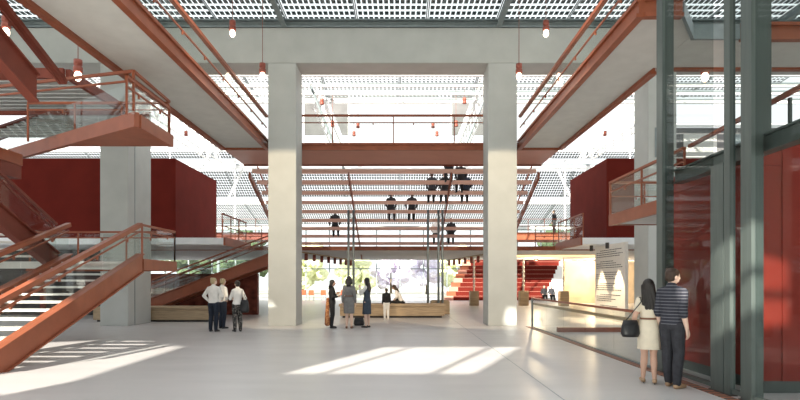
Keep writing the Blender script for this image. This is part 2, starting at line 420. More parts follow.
# --- foreground couple
p = floor_person(672, 387)
man = person('person', 'man in a navy striped jumper and dark trousers standing beside the tall glass wall', p, R(-56), 1.79, False, turn=R(-22), nod=R(4),
       skin='skin_pale', hair='hair_brown', hair_style='short', top='stripe_knit', sleeves='elbow', bottom='charcoal_cloth', shoes='tan_leather', fine=True,
       legs=[((-.050, .015, .285), (-.045, .03, .048)), ((.055, .01, .285), (.062, -.03, .048))],
       arms=[((-.114, -.02, .64), (-.120, .03, .50)), ((.114, -.03, .64), (.118, .02, .495))])
p = floor_person(649, 383.5)
def heels(root, T, S, J, H, put):
    for i in (0, 1):
        an = J[i][5]; t = MB().tube((an.x, an.y - .035 * H, .003), (an.x, an.y - .026 * H, an.z - .03 * H), .007, .012, 8)
        o_ = bpy.data.objects.new('shoe_heel', t.mesh('shoe_heel', M['black_leather'])); COL.objects.link(o_); o_.parent = root
wom = person('person', 'woman with long dark hair in a cream belted dress standing beside the man in stripes', p, R(-18), 1.63, True, turn=R(-30),
       skin='skin', hair='hair_black', hair_style='long', bottom='cream_cloth', bottom_kind='dress', hem=.33, sleeves='short', belt='brown_belt', shoes='tan_leather', fine=True, extras=heels,
       legs=[((-.040, .012, .285), (-.050, .025, .060)), ((.040, .012, .285), (.045, -.02, .060))],
       arms=[((-.128, -.035, .64), (-.145, .03, .52)), ((.128, -.01, .64), (.14, .06, .53))])
bag('shoulder_bag', 'black shoulder bag hanging at the side of the woman in the cream dress', (p.x - .30, p.y - .02, .86), (.15, .07, .13), M['black_leather'], (p.x - .15, p.y - .02, 1.335))

# --- three women in the middle
p = floor_person(332, 328)
def shawl(root, T, S, J, H, put):
    t = MB(); t.cap(T(.02, -.085, .60), .035 * H, T(.03, -.10, .30), .045 * H); t.cap(T(.03, -.10, .30), .045 * H, T(.03, -.095, .10), .06 * H)
    put('shawl', t, 'shawl', .011, 2)
person('person', 'woman all in black with orange brown shawl, leftmost of the three women', p, R(-80), 1.64, True, hair_style='bob',
       top='black_cloth', bottom='black_cloth', extras=shawl,
       arms=[((-.135, .02, .65), (-.10, .10, .70)), ((.135, .0, .64), (.08, .11, .66))])
p = floor_person(349, 328.5)
person('person', 'woman in a grey knee length dress with brown belt, seen from behind', p, R(-4), 1.76, True, hair_style='bob',
       bottom='grey_cloth', bottom_kind='dress', hem=.29, belt='brown_belt', sleeves='long', skin='skin_pale', shoes='brown_belt',
       legs=[((-.040, .012, .285), (-.045, .0, .055)), ((.045, .012, .285), (.05, -.01, .055))])
p = floor_person(367, 327.5)
def cuff(root, T, S, J, H, put): pass
person('person', 'woman in a slate blue dress and white sleeves with a hand at her face', p, R(65), 1.71, True, hair_style='long',
       top='white_cloth', bottom='slate_cloth', bottom_kind='dress', hem=.27, shoes='black_leather', skin='skin_pale',
       arms=[((-.13, .07, .68), (-.06, .13, .80)), ((.13, .03, .65), (.07, .13, .70))])
q = floor_person(359, 325.5)
bag('handbag', 'black handbag set down on the floor beside the three women', (q.x, q.y, .14), (.20, .10, .14), M['black_leather'])
# --- child and sitter at the timber bench
p = floor_person(386, 320.5)
person('person', 'child in a black jacket and white trousers standing at the timber bench', V((p.x, 23.35, 0)), R(10), 1.30, False, hair='hair_brown', hair_style='short',
       top='black_cloth', bottom='white_cloth', shoes='white_cloth', turn=R(20))
# --- left group
p = floor_person(213.5, 331.5)
person('person', 'fair haired man in white shirt and navy trousers, hand on hip', p, R(-12), 1.70, False, hair='hair_blond', hair_style='short', turn=R(-25),
       top='white_cloth', bottom='navy_cloth', skin='skin_pale',
       arms=[((-.185, -.02, .665), (-.10, .01, .565)), ((.165, .03, .655), (.12, .10, .60))])
p = floor_person(222.5, 328.5)
person('person', 'man in white shirt standing between the fair haired man and woman with bag', p, R(-40), 1.68, False, hair='hair_blond', hair_style='short', turn=R(15),
       top='white_cloth', bottom='navy_cloth', arms=[((-.15, .0, .64), (-.12, .1, .58)), ((.175, -.02, .65), (.11, .02, .575))])
p = floor_person(237.5, 331.5)
person('person', 'woman with dark hair, white top and black and white printed trousers', p, R(35), 1.61, True, hair_style='bun', top='white_cloth', sleeves='elbow', bottom='print_cloth', skin='skin_pale',
       arms=[((-.13, .04, .65), (-.07, .13, .64)), ((.145, -.03, .645), (.15, .02, .52))])
bag('shoulder_bag', 'big black shoulder bag hanging beside the woman in printed trousers', (p.x + .24, p.y - .06, .80), (.15, .09, .20), M['black_leather'], (p.x + .15, p.y + .02, 1.31))

# --- grandstand sitters (tiers defined here, used again below)
TIER = [(24.0 + 0.84 * i, 6.40 - 0.332 * i) for i in range(10)]     # front edge depth, top height
def sitter(tier, px, label, tops, bots, hair, kind='trousers', female=False, arms=None, turn=0.0, lean=0.04, H=1.72):
    d, z = TIER[tier]; y = d + 0.16
    person('person', label, V(((px - 400) / F * y, y, z + 0.004)), R(random.uniform(-6, 6)), H, female, seat=True, hang=True, hair=hair,
           hair_style='bob' if female else 'short', top=tops, bottom=bots, turn=turn, lean=lean, group=None, arms=arms)
sitter(6, 335, 'person in black sitting alone at the left end of the open tiers', 'black_cloth', 'black_cloth', 'hair_black', arms=[((-.17, -.03, .66), (-.15, -.05, .52)), ((.17, -.03, .66), (.12, .05, .56))])
sitter(4, 391, 'person in black sitting on the open tiers, left of the pair halfway up', 'black_cloth', 'charcoal_cloth', 'hair_black', turn=R(-25))
sitter(4, 412, 'person in black sitting on the open tiers, right of the pair halfway up', 'black_cloth', 'black_cloth', 'hair_black', arms=[((-.18, .0, .66), (-.16, .04, .55)), ((.15, -.03, .66), (.12, .05, .56))])
sitter(2, 432, 'person in dark clothes on the third tier from the top, leftmost of three', 'charcoal_cloth', 'black_cloth', 'hair_brown')
sitter(2, 445, 'person in dark clothes on the third tier from the top, middle of three', 'black_cloth', 'charcoal_cloth', 'hair_black', turn=R(30))
sitter(2, 466, 'person in dark clothes on the third tier from the top, rightmost of three', 'navy_cloth', 'black_cloth', 'hair_black', turn=R(-30))
sitter(1, 461, 'person in dark clothes sitting on the second tier from the top', 'black_cloth', 'black_cloth', 'hair_black', True)
sitter(0, 449, 'person in dark clothes sitting on the topmost tier under the balcony', 'black_cloth', 'charcoal_cloth', 'hair_black')
sitter(7, 436, 'person in a white top sitting low on the open tiers', 'white_cloth', 'black_cloth', 'hair_blond', turn=R(-30))
sitter(7, 451, 'person in black sitting low on the open tiers beside the one in white', 'black_cloth', 'black_cloth', 'hair_black', lean=-.02)

# ------------------------------------------------------------------ setting: floor, added wall pierced to shape the sun
fl = MB()
fl.box(-40, 40, -6.2, 62, -0.25, 0.0)
struct('floor', fl, M['floor'])
jt = MB(); jt.box(2.2, 2.215, -5, 40, 0.0, 0.002); struct('trim_1', jt, M['grey_steel'])
gr = MB(); gr.box(-120, 120, 62.3, 160, -0.30, -0.05); gr.box(-120, 120, -80, -6.3, -0.30, -0.05); struct('ground', gr, M['ground'])

SUN = V((0.3813, 0.9244, -0.4663)).normalized()       # travel direction of the sunlight
YW = -6.0
def to_wall(x, y, z=0.0):
    t = (y - YW) / SUN.y; return (x - SUN.x * t, z - SUN.z * t)
def flo(px, py):
    d = EYE * F / (py - HZ); return ((px - 400) / F * d, d, 0.0)
holes = [  # openings shaped backwards from where the sun patches should fall
    [to_wall(-2.02, 9.65), to_wall(1.29, 9.65), to_wall(2.92, 13.6), to_wall(-0.38, 13.6)],
    [to_wall(*flo(0, 396)), to_wall(*flo(75, 381)), to_wall(*flo(182, 347)), to_wall(-7.4, 15.5), to_wall(-9.2, 14.6), to_wall(-9.4, 9.4)],
    [to_wall(4.3, 7.6, 1.0), to_wall(5.50, 7.9, 1.0), to_wall(5.50, 7.9, 1.90), to_wall(4.3, 7.6, 2.35)],
    [to_wall(5.15, 9.9, .1), to_wall(5.15, 10.75, .1), to_wall(5.15, 10.75, 1.25), to_wall(5.15, 9.9, 1.0)],
]
clear = [
    [to_wall(3.72, 19.9, .05), to_wall(4.16, 19.9, .05), to_wall(4.16, 19.9, .62), to_wall(3.82, 19.9, .62)],
    [to_wall(-4.69, 19.9, .05), to_wall(-4.38, 19.9, .05), to_wall(-4.38, 19.9, .5), to_wall(-4.69, 19.9, .95)],
    [to_wall(-1.2, 20.0), to_wall(-0.1, 20.0), to_wall(.6, 22.0), to_wall(-.5, 22.0)],
]
bm = bmesh.new(); edges = []
def loop(pts):
    vs = [bm.verts.new((x, YW, z)) for x, z in pts]
    for a, c in zip(vs, vs[1:] + vs[:1]): edges.append(bm.edges.new((a, c)))
loop([(-40, 0), (40, 0), (40, 26), (-40, 26)])
LOW = [(-30, .3), (28, .3), (28, 6.75), (-30, 6.75)]
for hpoly in holes + clear + [LOW]: loop(hpoly)
bmesh.ops.triangle_fill(bm, use_beauty=True, edges=edges, normal=(0, -1, 0))
me = bpy.data.meshes.new('wall_sun_mask'); bm.to_mesh(me); bm.free(); me.materials.append(M['concrete'])
wb = bpy.data.objects.new('wall_sun_mask', me); COL.objects.link(wb); wb['kind'] = 'structure'  # unseen wall added to block the sun except through its shaped openings
sd = wb.modifiers.new('thickness', 'SOLIDIFY'); sd.thickness = 0.08; sd.offset = 0
lw_ = MB(); lw_.box(-30, 28, YW - .01, YW + .01, .3, 6.75); struct('window_added_fill', lw_, M['roof_glass'])  # unseen glazing added so sunlit floor bounces warm fill into the hall
mul = MB()  # unseen bars, some added to stripe the sun patches with shadow
for k in range(15): mul.box(-28.05 + 4 * k, -27.95 + 4 * k, YW - .06, YW + .06, .3, 6.75)
hx = to_wall(0.58, 9.65)[0]; mul.box(hx - .06, hx + .06, YW - .05, YW + .05, 6.8, 11)
hx = to_wall(-1.34, 9.65)[0]; mul.box(hx - .04, hx + .04, YW - .05, YW + .05, 6.8, 11)
z3 = to_wall(5.3, 7.9, 1.43)[1]; mul.box(-2.5, 0.5, YW - .05, YW + .05, z3 - .045, z3 + .045)
struct('trim_shadow_bars', mul, M['grey_steel'])

# ------------------------------------------------------------------ concrete portal
def column(name, label, x0, x1, y0, y1, z1):
    o = thing(name, ((x0 + x1) / 2, (y0 + y1) / 2, 0), label, 'column')
    b = MB(); b.box(x0, x1, y0, y1, 0.0, z1); b.build('shaft', M['concrete'], o, bevel=.02)
    return o
PF, PB = 19.9, 21.1
column('concrete_column', 'broad concrete column left of the open tiers, behind the women', -4.69, -3.69, PF, PB, 9.345)
column('concrete_column', 'broad concrete column right of the open tiers, with a sunlit patch at its foot', 3.13, 4.16, PF, PB, 9.345)
c = column('concrete_column', 'concrete column behind the red staircase on the left', -10.66, -9.67, PF, PB + .65, 9.345)
MB().box(-9.669, -9.655, PF + .5, PF + .53, 0, 9.2).build('joint', M['grey_steel'], c)
c = column('concrete_column', 'concrete column behind the couple and the steel post on the right', 8.82, 9.83, PF, PB, 9.345)
MB().box(9.05, 9.42, PF - .025, PF - .001, 6.0, 7.05).build('access_hatch', M['grey_steel'], c)
o = thing('concrete_beam', (0, PF, 9.35), 'long pale concrete beam spanning the tops of the four columns', 'beam')
MB().box(-24, 24, PF, PB, 9.35, 10.60).build('beam_body', M['concrete'], o, bevel=.02)
o = thing('edge_channel', (0, PF, 10.6), 'dark steel edge channel lying along the top of the concrete beam', 'beam')
b = MB(); b.box(-24, 24, PF - .06, PF + .2, 10.61, 10.66); b.box(-24, 24, PF + .12, PF + .2, 10.66, 10.86); b.box(-24, 24, PF - .06, PF + .2, 10.86, 10.9)
b.build('channel_body', M['grey_steel'], o)

# ------------------------------------------------------------------ glass roof of solar panels
def cells_mb(w, l, nx, ny, z0, z1, fx=.72, fy=.68, m=.06):
    b = MB(); px = (w - 2 * m) / nx; py = (l - 2 * m) / ny
    for i in range(nx):
        for j in range(ny):
            cx = m + px * (i + .5); cy = m + py * (j + .5)
            b.box(cx - px * fx / 2, cx + px * fx / 2, cy - py * fy / 2, cy + py * fy / 2, z0, z1)
    return b
PW, PL = 2.5, 2.5
g0 = MB().box(0, PW - .02, 0, PL - .02, 0, .015).mesh('pane', M['roof_glass'])
c0 = cells_mb(PW, PL, 13, 6, .017, .027, .74, .62, .05).mesh('cells', M['cell'])
fb = MB()
for a in (0, PW - .06): fb.box(a, a + .04, 0, PL - .02, -.02, -.001)
for a in (0, PL - .06): fb.box(.041, PW - .061, a, a + .04, -.02, -.001)
f0 = fb.mesh('frame', M['grey_steel'])
LBL = 'glass roof panel set with dark square solar cells above the concrete beam'
for r_ in range(2):
    for k in range(-7, 7):
        x = -1.53 + 2.5 * k; y = 20.18 - PL * (r_ + 1)
        o = bpy.data.objects.new('solar_panel', g0); COL.objects.link(o); o.location = (x, y, 10.92)
        tag(o, LBL, 'roof panel', 'solar roof panels over the hall')
        for nm, me_ in (('cells', c0), ('frame', f0)):
            q = bpy.data.objects.new(nm, me_); COL.objects.link(q); q.parent = o
for x, lb in ((-14.1, 'dark roof rafter far left under the solar panels'), (-9.1, 'dark roof rafter above the left walkway'), (-4.1, 'dark roof rafter meeting the beam above the left broad column'),
              (3.5, 'dark roof rafter meeting the beam above the right broad column'), (8.5, 'dark roof rafter above the right walkway'), (13.4, 'dark roof rafter far right behind the glass')):
    o = thing('roof_rafter', (x, 17, 10.6), lb, 'rafter')
    b = MB(); b.box(x - .03, x + .03, 14.5, 19.83, 10.62, 10.8); b.box(x - .09, x + .09, 14.5, 19.83, 10.6, 10.62); b.build('rafter_body', M['grey_steel'], o)

# ------------------------------------------------------------------ rails
def railing(parent, p0, p1, hz=1.0, mid=.62, posts=0, glass_=True, base=.08, mat_='red', side=0, thick=.07, brackets=True):
    p0 = V(p0); p1 = V(p1); up = V((0, 0, 1))
    MB().bar(p0 + up * hz, p1 + up * hz, thick, thick * .8).build('handrail', M[mat_], parent)
    if mid:
        lr = MB().bar(p0 + up * mid, p1 + up * mid, .035, .035).build('lower_rail', M[mat_], parent)
        n = max(2, int((p1 - p0).length / 1.4))
        if brackets:
            for k in range(n):
                q = p0.lerp(p1, (k + .5) / n); MB().box(q.x - .02, q.x + .02, q.y - .02, q.y + .02, q.z + mid - .09, q.z + mid - .018).build('bracket', M[mat_], lr)
    if glass_:
        n = max(1, round((p1 - p0).length / 2.2))
        for k in range(n):
            a = p0.lerp(p1, (k + .01) / n); c = p0.lerp(p1, (k + .99) / n)
            MB().plumb(a, c, .014, base, hz - .06).build('glass_panel', M['glass'], parent)
    for k in range(posts):
        q = p0.lerp(p1, k / max(1, posts - 1))
        MB().box(q.x - .02, q.x + .02, q.y - .02, q.y + .02, q.z, q.z + hz - .03).build('post', M[mat_], parent)

# ------------------------------------------------------------------ upper walkways and balcony (level 6.6)
def edge(parent, x0, x1, y0, y1, out, z0=6.50, z1=6.86, along='y', name='edge_beam'):
    b = MB()
    if along == 'y':
        b.box(x0, x1, y0, y1, z0, z1)
        xo = x0 if out < 0 else x1
        b.box(min(xo, xo + out * .05), max(xo, xo + out * .05), y0, y1, z1 - .07, z1)
        b.box(min(xo, xo + out * .05), max(xo, xo + out * .05), y0, y1, z0, z0 + .07)
    else:
        b.box(x0, x1, y0, y1, z0, z1)
        b.box(x0, x1, y0 - .05, y0, z1 - .07, z1); b.box(x0, x1, y0 - .05, y0, z0, z0 + .07)
    return b.build(name, M['red'], parent)
o = thing('upper_walkway', (-5.8, 12, 6.5), 'upper walkway with grey underside and red edge beams running overhead on the left', 'walkway')
MB().box(-6.56, -5.04, 3.0, 21.0, 6.60, 6.82).build('deck', M['soffit'], o)
edge(o, -6.66, -6.56, 3.0, 21.0, -1); edge(o, -5.04, -4.94, 3.0, 21.0, 1)
railing(o, (-4.97, 3.2, 6.72), (-4.97, 20.9, 6.72), 1.02, .60, thick=.11)
railing(o, (-6.63, 3.2, 6.72), (-6.63, 20.9, 6.72), 1.02, .60, glass_=False)
o = thing('upper_walkway', (5.2, 15, 6.5), 'upper walkway with grey underside and red edge beams running overhead on the right', 'walkway')
MB().prism([(4.54, 10.5), (5.25, 10.5), (5.94, 11.5), (5.94, 21.0), (4.54, 21.0)], 6.60, 6.82).build('deck', M['soffit'], o)
MB().plumb((5.28, 10.46, 6.6), (5.98, 11.45, 6.6), .06, -.06, .22).build('edge_beam', M['grey_steel'], o); MB().box(5.96, 6.94, 11.42, 11.495, 6.54, 6.84).build('edge_beam', M['grey_steel'], o)
edge(o, 4.44, 4.54, 10.4, 21.0, -1); edge(o, 5.94, 6.04, 13.25, 21.0, 1)
edge(o, 4.54, 5.25, 10.4, 10.5, -1, along='x')
b = MB(); b.box(5.95, 12.5, 11.5, 13.14, 6.60, 6.82); b.build('deck', M['soffit'], o)
edge(o, 6.05, 12.5, 13.15, 13.25, 1, along='x', z0=6.55); edge(o, 6.95, 12.5, 11.4, 11.495, -1, along='x')
railing(o, (4.47, 10.6, 6.72), (4.47, 20.9, 6.72), 1.02, .60, thick=.11)

o = thing('balcony', (0, 22.5, 6.55), 'red balcony crossing above the open tiers between the broad columns', 'balcony')
MB().box(-6.66, 6.04, 21.22, 23.85, 6.56, 6.74).build('deck', M['red_soffit'], o)
b = MB(); b.box(-6.66, 6.04, 21.12, 21.20, 6.54, 6.80); b.box(-6.66, 6.04, 21.06, 21.115, 6.73, 6.80); b.build('edge_beam', M['red'], o)
MB().box(-6.66, 6.04, 23.86, 23.94, 6.50, 6.86).build('edge_beam', M['red_dark'], o)
railing(o, (-4.85, 21.16, 6.78), (4.35, 21.16, 6.78), 1.07, .80, thick=.09, posts=5)

# ------------------------------------------------------------------ open tiers
o = thing('open_tiers', (0, 27, 3.3), 'open red tiers of bench boards stepping down behind the two broad columns', 'tiers')
GX0, GX1 = -6.45, 5.95
for i, (d, z) in enumerate(TIER):
    b = MB(); b.box(GX0 + .1, GX1 - .1, d, d + .70, z - .08, z); b.box(GX0 + .1, GX1 - .1, d, d + .05, z - .17, z - .081)
    b.build('bench_board', M['board'], o)
for x in (GX0, -2.2, 2.2, GX1):
    d0, z0 = TIER[0]; d1, z1 = TIER[-1]
    MB().plumb((x, d0, z0 - .14), (x, d1 + .7, z1 - .14 - .7 * .332 / .84 + .1), .09 if abs(x) > 3 else .05, -.26, 0).build('stringer', M['red'], o)
for x in (GX0, GX1):
    d0, z0 = TIER[0]; d1, z1 = TIER[-1]
    b = MB(); b.bar((x, d0, z0 + .9), (x, d1, z1 + .9), .06, .05); b.build('handrail', M['red'], o)
# slender supports
for px, lb in ((348.5, 'left tube of the pair of slim grey posts under the tiers at left'), (353.5, 'right tube of the pair of slim grey posts under the tiers at left'),
               (428, 'single slim grey post under the tiers behind the seated person'), (438.5, 'left tube of the pair of slim grey posts right of centre'), (442.5, 'right tube of the pair of slim grey posts right of centre')):
    d = 26.4; x = (px - 400) / F * d
    t = thing('steel_post', (x, d, 0), lb, 'post')
    MB().tube((x, d, .02), (x, d, 4.95), .055, n=12).build('tube', M['grey_steel'], t, True)
    MB().box(x - .08, x + .08, d - .08, d + .08, 0, .02).build('base_plate', M['grey_steel'], t)

# ------------------------------------------------------------------ mezzanine (level 3.25)
o = thing('mezzanine_floor', (0, 34, 3.1), 'long grey mezzanine floor with a red front edge behind the columns', 'mezzanine')
MB().box(-24, 32, 27.4, 40, 3.10, 3.27).build('slab', M['pale_soffit'], o)
MB().box(-6.6, 6.4, 27.28, 27.39, 3.09, 3.29).build('edge_beam', M['red'], o)
MB().box(-20, -6.61, 27.28, 27.39, 3.09, 3.29).build('edge_beam', M['red'], o)
MB().box(6.41, 20, 27.28, 27.39, 3.09, 3.29).build('edge_beam', M['red'], o)
railing(o, (-9.0, 27.33, 3.28), (-6.75, 27.33, 3.28), 1.0, .5, posts=3); railing(o, (6.6, 27.33, 3.28), (8.4, 27.33, 3.28), 1.0, .5, posts=3)

def red_block(label, x0, x1, sgn, ya, yb, px):
    o = thing('red_pavilion', ((x0 + x1) / 2, (ya + yb) / 2, 3.3), label, 'pavilion')
    MB().box(x0, x1, ya, yb, 3.40, 6.86).build('body', M['red_wall'], o, bevel=.03)
    b = MB(); b.box(x0 - (.3 if sgn < 0 else 1.3), x1 + (2.3 if sgn < 0 else .3), ya - .8, yb - 2.2, 3.12, 3.395); b.build('floor_slab', M['pale_soffit'], o)
    xe = x1 + 2.3 if sgn < 0 else x0 - 1.3
    MB().box(min(xe, xe - sgn * .08) , max(xe, xe - sgn * .08), ya - .8, yb - 2.2, 3.08, 3.42).build('edge_beam', M['red'], o)
    return o
ra = red_block('dark red boxed room raised on the left behind the staircase column', -19, -9.62, -1, 24.0, 29.4, 0)
rb = red_block('dark red boxed room raised on the right behind the column', 8.86, 18, 1, 24.0, 29.2, 0)
railing(ra, (-7.40, 23.3, 3.40), (-7.40, 26.9, 3.40), 1.0, .5, posts=4)
railing(rb, (7.62, 23.3, 3.40), (7.62, 26.9, 3.40), 1.0, .5, posts=4)

# ------------------------------------------------------------------ left staircases
def flight(name, label, a, bpt, w, n, tread='tread', red='red', sh=.30, rail=(1, 1), hz=1.0, glass_=True, depth=None, thick=.07):
    """a -> bpt is the pitch line of one side, w the sideways vector to the other side"""
    a = V(a); bpt = V(bpt); w = V(w)
    o = thing(name, tuple((a + bpt + w) / 2 - V((0, 0, (bpt.z - a.z) / 2))), label, 'stairs')
    wn = w.normalized()
    for q, s in ((V((0, 0, 0)), 1), (w, -1)):
        off = q - wn * (.05 * s) * 0
        MB().plumb(a + off, bpt + off, .10, -sh * .75, sh * .55).build('stringer', M[red], o)
        MB().plumb(a - wn * 0 + q, bpt + q, .22, sh * .552, sh * .552 + .035).build('stringer_flange', M[red], o); MB().plumb(a + q, bpt + q, .20, -sh * .75 - .035, -sh * .752).build('stringer_flange', M[red], o)
    st = (bpt - a) / n; hd = V((st.x, st.y, 0)); L = hd.length; hd.normalize()
    for k in range(n):
        p = a + st * (k + .5); z = p.z + st.z * .5 - .02
        dpt = depth or L * .98
        c = [p + wn * .06 - hd * dpt / 2, p + wn * .06 + hd * dpt / 2, p + w - wn * .06 + hd * dpt / 2, p + w - wn * .06 - hd * dpt / 2]
        MB().prism([(v.x, v.y) for v in c], z - .045, z).build('tread', M[tread], o)
    if rail[0]: railing(o, a + V((0, 0, 0)), bpt, hz, hz * .82, base=sh * .6, glass_=glass_, mat_=red, thick=thick)
    if rail[1]: railing(o, a + w, bpt + w, hz, hz * .82, base=sh * .6, glass_=glass_, mat_=red, thick=thick)
    return o
flight('stair_flight', 'lowest red stair flight with pale treads rising from the floor at far left', (-7.0, 9.35, .10), (-7.0, 15.1, 2.12), (-1.93, 0, 0), 13, sh=.34, thick=.13)
o = thing('stair_landing', (-9.3, 16.3, 2.0), 'red edged stair landing at the top of the lowest flight, before the left column', 'landing')
MB().box(-11.6, -7.06, 15.32, 17.35, 2.00, 2.12).build('deck', M['tread'], o)
b = MB(); b.box(-7.05, -6.95, 15.2, 17.45, 1.90, 2.20); b.build('edge_beam', M['red'], o)
MB().box(-11.6, -7.06, 17.36, 17.45, 1.90, 2.20).build('edge_beam', M['red'], o)
MB().box(-11.6, -7.06, 15.2, 15.31, 1.94, 2.13).build('edge_beam', M['tread'], o)
railing(o, (-7.0, 15.2, 2.12), (-7.0, 17.4, 2.12), 1.0, .82, posts=2); railing(o, (-11.5, 17.4, 2.12), (-7.0, 17.4, 2.12), 1.0, .82, posts=4)
for x, y in ((-10.9, 17.1), (-11.3, 15.6)): MB().box(x - .06, x + .06, y - .06, y + .06, 0, 1.99).build('support_post', M['red_dark'], o)
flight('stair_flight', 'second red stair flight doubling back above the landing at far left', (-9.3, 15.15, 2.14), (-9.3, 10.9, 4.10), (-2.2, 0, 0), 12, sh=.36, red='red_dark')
# small upper gallery at far left
o = thing('stair_gallery', (-11, 13.3, 4.5), 'small red gallery slab at the far left edge above the second flight', 'landing')
MB().box(-13, -9.5, 12.6, 14.1, 4.5, 4.78).build('deck', M['red'], o)
MB().box(-13, -9.52, 13.35, 14.08, 4.16, 4.499).build('lower_edge', M['red_dark'], o)
# oblique landing
o = thing('stair_landing', (-7, 13.2, 4.9), 'pointed red landing jutting toward the middle high on the left', 'landing')
A = V((-5.64, 12.0, 0)); D = V((-11.5, 15.95, 0))
def on(x): return 12.0 + (-5.64 - x) / 5.86 * 3.95
MB().prism([(-5.72, 12.16), (-5.72, 13.72), (-8.1, 13.72)], 4.92, 5.06).build('deck', M['red'], o)
MB().plumb((A.x, A.y, 5.0), (D.x, D.y, 5.0), .12, -.10, .22).build('edge_beam', M['red'], o)
MB().plumb((-5.64, 12.08, 5.0), (-5.64, 13.8, 5.0), .12, -.10, .18).build('edge_beam', M['red'], o)
MB().bar((-8.2, 13.78, 5.0), (-5.71, 13.78, 5.0), .08, .16).build('edge_beam', M['red'], o)
railing(o, (-5.66, 11.6, 5.05), (-5.66, 13.75, 5.05), .78, .58, glass_=True, posts=2)
railing(o, (-9.2, 13.85, 5.05), (-5.72, 13.85, 5.05), .95, .78, glass_=True, posts=4)
for k in range(3):
    a_ = V((-11.4, 15.9, 5.10)).lerp(V((-5.66, 12.03, 5.10)), (k + .02) / 3); c_ = V((-11.4, 15.9, 5.10)).lerp(V((-5.66, 12.03, 5.10)), (k + .98) / 3)
    MB().plumb(a_, c_, .014, .12, .80).build('glass_panel', M['glass'], o)
MB().bar((-5.66, 11.9, 6.06), (-9.6, 12.95, 6.06), .05, .06).build('handrail', M['red'], o); MB().bar((-5.66, 11.9, 5.86), (-9.6, 12.95, 5.86), .04, .04).build('lower_rail', M['red'], o)
MB().box(-5.69, -5.64, 11.88, 11.93, 5.22, 6.03).build('post', M['red'], o)
MB().bar((-5.66, 11.9, 6.06), (-5.66, 13.75, 6.0), .05, .06).build('handrail', M['red'], o)
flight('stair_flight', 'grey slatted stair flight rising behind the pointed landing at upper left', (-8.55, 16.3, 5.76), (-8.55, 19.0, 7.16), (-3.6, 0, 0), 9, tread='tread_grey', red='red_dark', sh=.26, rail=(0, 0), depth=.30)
o = thing('slatted_deck', (-13, 16.5, 6.9), 'high slatted grey deck with dark red edge, behind the pointed landing at upper left', 'deck')
MB().box(-8.72, -8.6, 14.6, 17.7, 6.86, 7.12).build('edge_beam', M['red_dark'], o); MB().box(-20, -8.73, 17.7, 17.8, 6.86, 7.12).build('edge_beam', M['red_dark'], o); MB().box(-20, -8.73, 14.5, 14.6, 6.86, 7.12).build('edge_beam', M['red_dark'], o)
for k in range(9): MB().box(-20, -8.73, 14.72 + .33 * k, 14.94 + .33 * k, 6.95, 7.0).build('slat', M['tread_grey'], o)
for x in (-19.5, -14.0): MB().box(x - .06, x + .06, 14.62, 17.69, 6.87, 6.949).build('joist', M['red_dark'], o)
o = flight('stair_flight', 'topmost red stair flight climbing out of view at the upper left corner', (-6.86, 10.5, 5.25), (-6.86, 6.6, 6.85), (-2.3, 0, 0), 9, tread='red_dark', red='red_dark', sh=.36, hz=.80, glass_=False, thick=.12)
MB().bar((-6.86, 10.5, 6.05), (-6.86, 11.45, 5.66), .12, .096).build('handrail', M['red_dark'], o); MB().bar((-6.86, 10.5, 5.906), (-6.86, 11.3, 5.578), .035, .035).build('lower_rail', M['red_dark'], o)

# ------------------------------------------------------------------ left background under the mezzanine
flight('stair_flight', 'red stair rising to the right behind the group of three on the left', (-12.0, 24.4, .20), (-5.6, 24.4, 2.62), (0, 1.4, 0), 15, tread='red_dark', red='red', sh=.34)
o = thing('timber_bench', (-8.6, 22.4, 0), 'long low timber bench behind the group of three on the left', 'bench')
MB().box(-12, -7.3, 21.9, 23.2, .08, .50).build('base', M['wood'], o); MB().box(-12.05, -7.25, 21.85, 23.25, .501, .58).build('seat', M['wood'], o, bevel=.01)
MB().box(-11.9, -7.4, 22.0, 23.1, 0, .079).build('plinth', M['rubber'], o)
o = thing('rusty_wall', (-8.2, 27.0, 0), 'rust stained red wall standing behind the group of three on the left', 'wall')
MB().box(-13.5, -6.75, 26.5, 26.8, 0, 1.95).build('panel', M['rust'], o)
for k in range(4): MB().box(-13.4 + 2.2 * k, -13.34 + 2.2 * k, 26.47, 26.5, 0.05, 1.9).build('rib', M['red_dark'], o)

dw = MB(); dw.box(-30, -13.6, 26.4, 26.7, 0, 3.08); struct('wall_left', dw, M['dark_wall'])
# middle timber bench
o = thing('timber_bench', (-.35, 24.9, 0), 'big timber box bench in the middle behind the child', 'bench')
MB().box(-2.6, 1.92, 24.25, 25.5, .09, .49).build('base', M['wood'], o); MB().box(-2.65, 1.97, 24.2, 25.55, .491, .60).build('seat', M['wood'], o, bevel=.012)
MB().box(-2.5, 1.82, 24.35, 25.4, 0, .089).build('plinth', M['rubber'], o)
o = thing('timber_block', (1.9, 26.9, 0), 'small timber block behind the right end of the middle bench', 'bench')
MB().box(1.5, 2.4, 27.0, 27.8, 0, .62).build('body', M['wood'], o, bevel=.012); MB().box(1.55, 2.35, 27.05, 27.75, .621, .66).build('top', M['wood'], o)
person('person', 'person in white shirt and dark trousers sitting bent forward on timber bench', V((.12, 24.95, .604)), R(75), 1.60, True, seat=True, lean=.55, nod=R(25), hair='hair_brown', hair_style='bob',
       top='white_cloth', bottom='black_cloth', legs=[((-.07, .235, .045), (-.07, .33, .048)), ((.07, .235, .10), (.07, .22, .048))], arms=[((-.14, .05, .66), (-.1, .14, .60)), ((.14, .05, .66), (.1, .14, .60))])

